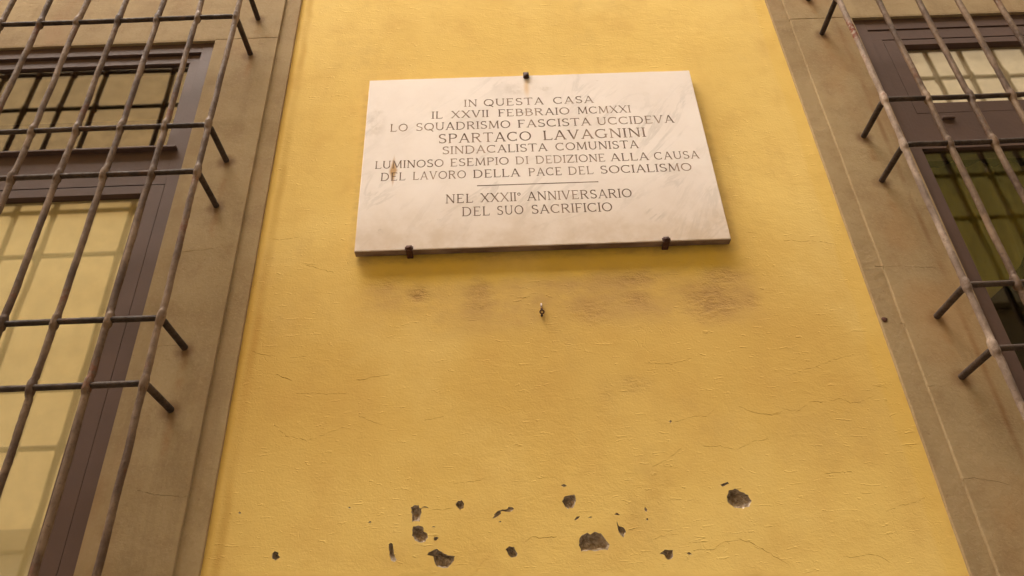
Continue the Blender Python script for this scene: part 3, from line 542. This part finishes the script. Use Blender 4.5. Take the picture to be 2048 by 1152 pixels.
# ------------------------------------------------------------------ lettering: cap height 1, strokes and arcs
TH, TN = 0.114, 0.075; SF = 0.056
def glyphs():
    Lf = lambda x0, y0, x1, y1, w=TH: ('l', x0, y0, x1, y1, w)
    A = lambda cx, cy, rx, ry, a0, a1, w=TH, w2=None: ('a', cx, cy, rx, ry, a0, a1, w, w2)
    def sf(x, y, s=0.11): return Lf(x - s, y, x + s, y, SF)
    b, t = SF / 2, 1 - SF / 2
    g = {}
    g['I'] = (0.26, [Lf(.13, 0, .13, 1), sf(.13, b, .13), sf(.13, t, .13)])
    g['N'] = (0.86, [Lf(.14, 0, .14, 1, TN), Lf(.14, .97, .74, .03), Lf(.74, 0, .74, 1, TN), sf(.14, b), sf(.11, t, .09), sf(.74, t)])
    g['L'] = (0.66, [Lf(.14, 0, .14, 1), sf(.14, t), Lf(.03, b, .62, b, .07), Lf(.60, 0, .64, .20, .05)])
    g['E'] = (0.70, [Lf(.14, 0, .14, 1), Lf(.03, b, .62, b, .07), Lf(.03, t, .60, t, .07), Lf(.14, .52, .50, .52, .07), Lf(.61, 0, .64, .17, .05), Lf(.59, 1, .61, .84, .05)])
    g['F'] = (0.66, [Lf(.14, 0, .14, 1), sf(.14, b), Lf(.03, t, .60, t, .07), Lf(.14, .52, .50, .52, .07), Lf(.59, 1, .61, .84, .05)])
    g['T'] = (0.78, [Lf(.39, 0, .39, 1), sf(.39, b, .12), Lf(.03, t, .75, t, .07), Lf(.045, 1, .02, .83, .05), Lf(.735, 1, .76, .83, .05)])
    g['A'] = (0.86, [Lf(.10, 0, .43, 1, TN), Lf(.43, 1, .77, 0), Lf(.22, .34, .66, .34, .065), sf(.10, b, .10), sf(.77, b, .11)])
    g['V'] = (0.84, [Lf(.10, 1, .42, 0), Lf(.42, 0, .74, 1, TN), sf(.10, t, .11), sf(.74, t, .10)])
    g['X'] = (0.82, [Lf(.10, 1, .72, 0), Lf(.72, 1, .10, 0, TN), sf(.10, t, .10), sf(.72, t, .09), sf(.10, b, .09), sf(.72, b, .10)])
    g['Z'] = (0.78, [Lf(.06, t, .70, t, .07), Lf(.68, .96, .08, .04), Lf(.06, b, .72, b, .07), Lf(.07, 1, .05, .83, .05), Lf(.71, 0, .735, .18, .05)])
    g['M'] = (1.02, [Lf(.12, 0, .17, 1, TN), Lf(.17, 1, .51, .08), Lf(.51, .08, .85, 1, TN), Lf(.85, 1, .90, 0), sf(.12, b, .10), sf(.90, b, .10), sf(.13, t, .08), sf(.89, t, .08)])
    g['O'] = (0.94, [A(.47, .5, .40, .455, 90, 270), A(.47, .5, .40, .455, -90, 90)])
    g['Q'] = (0.94, [A(.47, .5, .40, .455, 90, 270), A(.47, .5, .40, .455, -90, 90), Lf(.50, .20, .86, -.14, .10)])
    g['C'] = (0.86, [A(.47, .5, .40, .455, 48, 312), Lf(.745, .98, .745, .74, .05), Lf(.745, .02, .745, .24, .05)])
    g['G'] = (0.92, [A(.47, .5, .40, .455, 48, 318), Lf(.745, .98, .745, .74, .05), Lf(.77, .06, .77, .42, .11), sf(.77, .42, .12)])
    g['D'] = (0.90, [Lf(.14, 0, .14, 1), Lf(.03, b, .44, b, .07), Lf(.03, t, .44, t, .07), A(.42, .5, .38, .462, -90, 90)])
    g['P'] = (0.72, [Lf(.14, 0, .14, 1), sf(.14, b), Lf(.03, t, .42, t, .07), A(.40, .735, .24, .228, -90, 90), Lf(.14, .507, .42, .507, .07)])
    g['B'] = (0.76, [Lf(.14, 0, .14, 1), Lf(.03, b, .42, b, .07), Lf(.03, t, .40, t, .07), A(.38, .755, .22, .208, -90, 90), Lf(.14, .54, .42, .54, .07), A(.40, .287, .27, .25, -90, 90)])
    g['R'] = (0.82, [Lf(.14, 0, .14, 1), sf(.14, b), Lf(.03, t, .42, t, .07), A(.40, .745, .24, .218, -90, 90), Lf(.14, .527, .42, .527, .07), Lf(.38, .53, .70, .02), sf(.72, b, .08)])
    g['S'] = (0.66, [A(.33, .745, .23, .215, 40, 270), A(.33, .27, .25, .23, -140, 90), Lf(.525, .98, .525, .76, .05), Lf(.10, .02, .10, .26, .05)])
    g['U'] = (0.86, [Lf(.14, .36, .14, 1), A(.43, .36, .29, .32, 180, 360), Lf(.72, .36, .72, 1, TN), sf(.14, t), sf(.72, t)])
    g['°'] = (0.36, [A(.17, .78, .12, .135, 90, 270, .075), A(.17, .78, .12, .135, -90, 90, .075)])
    return g
GLY = glyphs()
def stroke_polys(ch):
    out = []
    for s in GLY[ch][1]:
        if s[0] == 'l':
            _, x0, y0, x1, y1, wd = s; d = Vector((x1 - x0, y1 - y0)); L = d.length; d /= L; nn = Vector((-d.y, d.x)) * wd / 2
            a, b = Vector((x0, y0)), Vector((x1, y1)); out.append([a - nn, b - nn, b + nn, a + nn])
        else:
            _, cx, cy, rx, ry, a0, a1, wd, w2 = s; k = max(6, int(abs(a1 - a0) / 22)); o, i = [], []
            for q in range(k + 1):
                an = R(a0 + (a1 - a0) * q / k); c_, s_ = math.cos(an), math.sin(an)
                ww = (wd if wd < 0.1 else TN + (TH - TN) * abs(c_)) / 2
                o.append(Vector((cx + (rx + ww) * c_, cy + (ry + ww) * s_))); i.append(Vector((cx + (rx - ww) * c_, cy + (ry - ww) * s_)))
            out.append(o + i[::-1])
    return out
# (word, x start, x end) per line, baseline height, cap height
LINES = [
    (1.981, .0355, [('IN', -.110, -.063), ('QUESTA', -.040, .175), ('CASA', .209, .354)]),
    (1.927, .0350, [('IL', -.225, -.186), ('XXVII', -.156, -.023), ('FEBBRAIO', .010, .264), ('MCMXXI', .292, .481)]),
    (1.870, .0370, [('LO', -.369, -.307), ('SQUADRISMO', -.279, .052), ('FASCISTA', .077, .334), ('UCCIDEVA', .355, .626)]),
    (1.807, .0440, [('SPARTACO', -.200, .122), ('LAVAGNINI', .162, .518)]),
    (1.756, .0360, [('SINDACALISTA', -.186, .174), ('COMUNISTA', .201, .486)]),
    (1.700, .0345, [('LUMINOSO', -.412, -.180), ('ESEMPIO', -.158, .040), ('DI', .062, .106), ('DEDIZIONE', .130, .366), ('ALLA', .383, .513), ('CAUSA', .531, .684)]),
    (1.646, .0350, [('DEL', -.390, -.307), ('LAVORO', -.283, -.105), ('DELLA', -.082, .075), ('PACE', .103, .215), ('DEL', .236, .320), ('SOCIALISMO', .343, .650)]),
    (1.541, .0370, [('NEL', -.173, -.083), ('XXXII°', -.059, .074), ('ANNIVERSARIO', .093, .436)]),
    (1.486, .0370, [('DEL', -.120, -.030), ('SUO', -.007, .079), ('SACRIFICIO', .104, .366)])]
def plaque():
    X0, X1, ZB, ZT = -0.456, 0.723, 1.362 + Z0, 2.137 + Z0
    YFr, YBk = -0.034, -0.006; depth = 0.0016; ch = 0.0025
    cxm, czm = (X0 + X1) / 2, ZB
    T = tag(empty('memorial_plaque', (cxm, 0, czm)), 'white marble memorial slab with engraved inscription on the yellow wall', 'memorial plaque')
    off = Vector(T.location); TILT = -0.0065          # hangs a touch lower on the right
    def tl(p): return Vector((p.x, p.y, p.z + TILT * (p.x - cxm)))
    polys = []; ids = []
    wcount = 0; line_of = {}
    for li, (bz, cap, words) in enumerate(LINES):
        for wd, xa, xb in words:
            line_of[wcount] = li; wcount += 1
            nat = [GLY[c][0] for c in wd]; span = (xb - xa) / cap; gap_n = len(wd) - 1
            lead = 0.03
            sc = min(1.12, max(0.78, (span * 0.90) / sum(nat))) if gap_n else span / nat[0]
            gap = (span - sum(nat) * sc) / gap_n if gap_n else 0
            x = 0.0
            for c, n_ in zip(wd, nat):
                for p in stroke_polys(c):
                    # undo the slab's tilt: words were measured level along each line
                    polys.append([Vector((xa + (x + q.x * sc) * cap, bz + Z0 + q.y * cap + 0.0018)) for q in p]); ids.append(wcount - 1)
                x += n_ * sc + gap
    rz = 1.6115 + Z0; polys.append([Vector((-.069, rz)), Vector((.332, rz)), Vector((.332, rz + .0034)), Vector((-.069, rz + .0034))]); ids.append(wcount); line_of[wcount] = 9
    polys = [ccw(p) for p in polys]
    # slab outline with tiny nicks along its arrises
    rnd = random.Random(3); ins = []
    cs = [(X0 + ch, ZB + ch), (X1 - ch, ZB + ch), (X1 - ch, ZT - ch), (X0 + ch, ZT - ch)]
    ins = resample(cs, 0.02, 0.0, 1); ins = [Vector((p.x + rnd.uniform(-.0006, .0006), p.y + rnd.uniform(-.0006, .0006))) for p in ins]
    vs = list(ins); fs = [list(range(len(ins)))]
    for p in polys: fs.append(list(range(len(vs), len(vs) + len(p)))); vs += p
    V, E, F, ov, oe, of = delaunay_2d_cdt(vs, [], fs, 0, 1e-7)
    cls = []
    for o_ in of:
        o_ = list(o_); inner = [q for q in o_ if q > 0]
        cls.append(None if not o_ else (-1 if not inner else ids[inner[0] - 1]))  # word index
    front = [list(f) for f, c in zip(F, cls) if c == -1]
    fix = lambda f: f if (V[f[1]] - V[f[0]]).cross(V[f[2]] - V[f[0]]) > 0 else f[::-1]
    mb = MB(); mb.add([tl(Vector((q.x, YFr, q.y))) - off for q in V], [fix(f) for f in front])
    n = len(ins); cxz = Vector((cxm, (ZB + ZT) / 2)); sc_o = []
    for p in ins:
        q = Vector(p); dx0, dx1, dz0, dz1 = p.x - X0, X1 - p.x, p.y - ZB, ZT - p.y; mnd = min(dx0, dx1, dz0, dz1)
        if dx0 < ch * 1.6: q.x = X0 + rnd.uniform(0, .0006)
        if dx1 < ch * 1.6: q.x = X1 - rnd.uniform(0, .0006)
        if dz0 < ch * 1.6: q.y = ZB + rnd.uniform(0, .0005)
        if dz1 < ch * 1.6: q.y = ZT - rnd.uniform(0, .0005)
        sc_o.append(q)
    va = [Vector((p.x, YFr, p.y)) for p in ins] + [Vector((p.x, YFr + ch, p.y)) for p in sc_o] + [Vector((p.x, YBk, p.y)) for p in sc_o]
    fa = []
    for i in range(n):
        j = (i + 1) % n; fa += [[j, i, n + i, n + j], [n + j, n + i, 2 * n + i, 2 * n + j]]
    fa.append([2 * n + i for i in range(n)][::-1]); mb.add([tl(p) - off for p in va], fa)
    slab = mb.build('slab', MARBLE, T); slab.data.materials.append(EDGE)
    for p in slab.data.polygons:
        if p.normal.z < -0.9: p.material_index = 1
    # engraved floors and walls, one part per line
    edge_owner = {}
    for f, c in zip(F, cls):
        for i in range(len(f)):
            a, b = f[i], f[(i + 1) % len(f)]; edge_owner.setdefault((min(a, b), max(a, b)), []).append(c)
    lines = [empty('inscription_line', (0, 0, 0), T) for _ in range(9)]
    for li in range(wcount + 1):
        mb = MB(); tri = [fix(list(f)) for f, c in zip(F, cls) if c == li]
        used = sorted({i for f in tri for i in f}); mp = {i: k for k, i in enumerate(used)}
        mb.add([tl(Vector((V[i].x, YFr + depth, V[i].y))) - off for i in used], [[mp[i] for i in f] for f in tri])
        for f in tri:
            for i in range(3):
                a, b = f[i], f[(i + 1) % 3]; own = edge_owner[(min(a, b), max(a, b))]
                if -1 in own:
                    mb.add([tl(Vector((V[a].x, YFr, V[a].y))) - off, tl(Vector((V[b].x, YFr, V[b].y))) - off, tl(Vector((V[b].x, YFr + depth, V[b].y))) - off, tl(Vector((V[a].x, YFr + depth, V[a].y))) - off], [[0, 1, 2, 3]])
        mb.build('word' if li < wcount else 'engraved_rule', LETTER, lines[line_of[li]] if li < wcount else T)
    # iron clamps
    def clamp(x, top):
        zc = (ZT if top else ZB) + TILT * (x - cxm); mb = MB(); s = 1 if top else -1
        bm = bmesh.new(); bmesh.ops.create_cube(bm, size=1)
        zlo, zhi = (zc - 0.022, zc + 0.008) if top else (zc - 0.007, zc + 0.0135)
        for v in bm.verts: v.co = (x + v.co.x * (0.021 if top else 0.026), YFr - 0.005 + v.co.y * 0.010, (zlo + zhi) / 2 + v.co.z * (zhi - zlo))
        bmesh.ops.bevel(bm, geom=bm.edges[:], offset=0.003 if top else 0.0045, segments=3, affect='EDGES')
        bm.verts.index_update(); mb.add([v.co.copy() for v in bm.verts], [[q.index for q in f.verts] for f in bm.faces], True); bm.free()
        mb.box(x - 0.0098, x + 0.0098, YFr - 0.008, 0.02, zc + (0.0006 if top else -0.0095), zc + (0.0085 if top else -0.0006), 0.002)
        mb.v = [q - off for q in mb.v]; mb.build('clamp', CLAMP, T)
    clamp(0.119, True); clamp(-0.2845, False); clamp(0.5185, False)
plaque()

# ------------------------------------------------------------------ screw eye below the slab
EYE = tag(empty('screw_eye', (0.1155, 0, 1.128 + Z0)), 'small rusty screw eye in the wall below the marble slab', 'screw eye')
mb = MB(); ca = Vector((0, -0.022, 0)); ax = Vector((0, 1, 0.25)).normalized(); u = Vector((1, 0, 0)); vv = ax.cross(u); k = []
n1, n2 = 24, 8
vs = []; fs = []
for i in range(n1):
    a = 2 * math.pi * i / n1; rd = u * math.cos(a) + vv * math.sin(a)
    for j in range(n2):
        b = 2 * math.pi * j / n2; vs.append(ca + rd * (0.0058 + 0.0021 * math.cos(b)) + ax * 0.0021 * math.sin(b))
for i in range(n1):
    for j in range(n2): fs.append([i * n2 + j, ((i + 1) % n1) * n2 + j, ((i + 1) % n1) * n2 + (j + 1) % n2, i * n2 + (j + 1) % n2])
mb.add(vs, fs, True); mb.tube([(0, 0.01, 0.020), (0, -0.012, 0.018), (0, -0.019, 0.014), (0, -0.022, 0.007)], [0.0026, 0.0026, 0.0025, 0.0024], 8); mb.build('eye_ring', CLAMP, EYE)
mb = MB(); mb.tube([(0, 0.004, 0.0), (0, -0.006, 0.0)], [0.0042, 0.0034], 10); mb.build('screw_head', IRON_DARK, EYE)
mb = MB(); mb.tube([(0.0, 0.002, 0.042), (0.0, -0.004, 0.039), (0.0, -0.011, 0.024)], [0.0022, 0.0026, 0.0026], 8); mb.build('pale_stem', plain('pale_stem_color', (0.62, 0.52, 0.46), 0.7), EYE)  # short pale stem above the ring

# ------------------------------------------------------------------ the houses across the street (seen mirrored in the panes)
def opposite(name, label, x0, x1, h, tiers, y=-5.2):
    H = tag(empty(name, ((x0 + x1) / 2, y, 0)), label, 'house'); off = Vector(H.location)
    def part(nm, mb, mat): mb.v = [q - off for q in mb.v]; return mb.build(nm, mat, H)
    for i, (za, zb, mat) in enumerate(tiers):
        mb = MB(); mb.box(x0, x1, y - 8 + (0.0 if i else -0.02), y + 0.003 * i, za, zb - 0.002); part('wall', mb, mat)
        if i: mb = MB(); mb.box(x0 + 0.01, x1 - 0.01, y - 0.1, y + 0.12, za - 0.14, za + 0.06, 0.02); part('string_course', mb, STONE2)
    mb = MB(); mb.box(x0 - 0.2, x1 + 0.2, y - 8.3, y + 0.75, h, h + 0.22, 0.03); part('eaves', mb, plain('eaves_timber', (0.18, 0.12, 0.08)))
    mb = MB(); zz = h + 0.22; mb.add([(x0 - .2, y + .75, zz), (x1 + .2, y + .75, zz), (x1 + .2, y - 4, zz + 1.6), (x0 - .2, y - 4, zz + 1.6), (x0 - .2, y - 8.3, zz), (x1 + .2, y - 8.3, zz)], [[0, 1, 2, 3], [3, 2, 5, 4], [0, 3, 4], [1, 5, 2]]); part('roof', mb, plain('roof_tiles', (0.30, 0.14, 0.08)))
    xd = x0 + (x1 - x0) * 0.5; mb = MB(); mb.box(xd - 0.7, xd + 0.7, y - 0.05, y + 0.04, 0.12, 2.7, 0.01); part('door', mb, FRAME)
BASE = plain('grey_rusticated_stone', (0.42, 0.38, 0.32)); STONE2 = plain('string_course_stone', (0.36, 0.30, 0.2))
opposite('house', 'cream and tan house across the street, mirrored in the left window panes', -18, 0.5, 12.3,
         [(0, 3.6, BASE), (3.6, 8.2, plain('cream_render', (0.82, 0.67, 0.38))), (8.2, 12.3, plain('tan_render', (0.60, 0.46, 0.26)))])
opposite('house', 'olive and cream house across the street, mirrored in the right window panes', 0.8, 20, 12.3,
         [(0, 3.6, BASE), (3.6, 5.8, plain('dark_olive_render', (0.20, 0.15, 0.08))), (5.8, 8.4, plain('olive_render', (0.42, 0.39, 0.15))), (8.4, 12.3, plain('pale_render', (0.80, 0.72, 0.58)))])
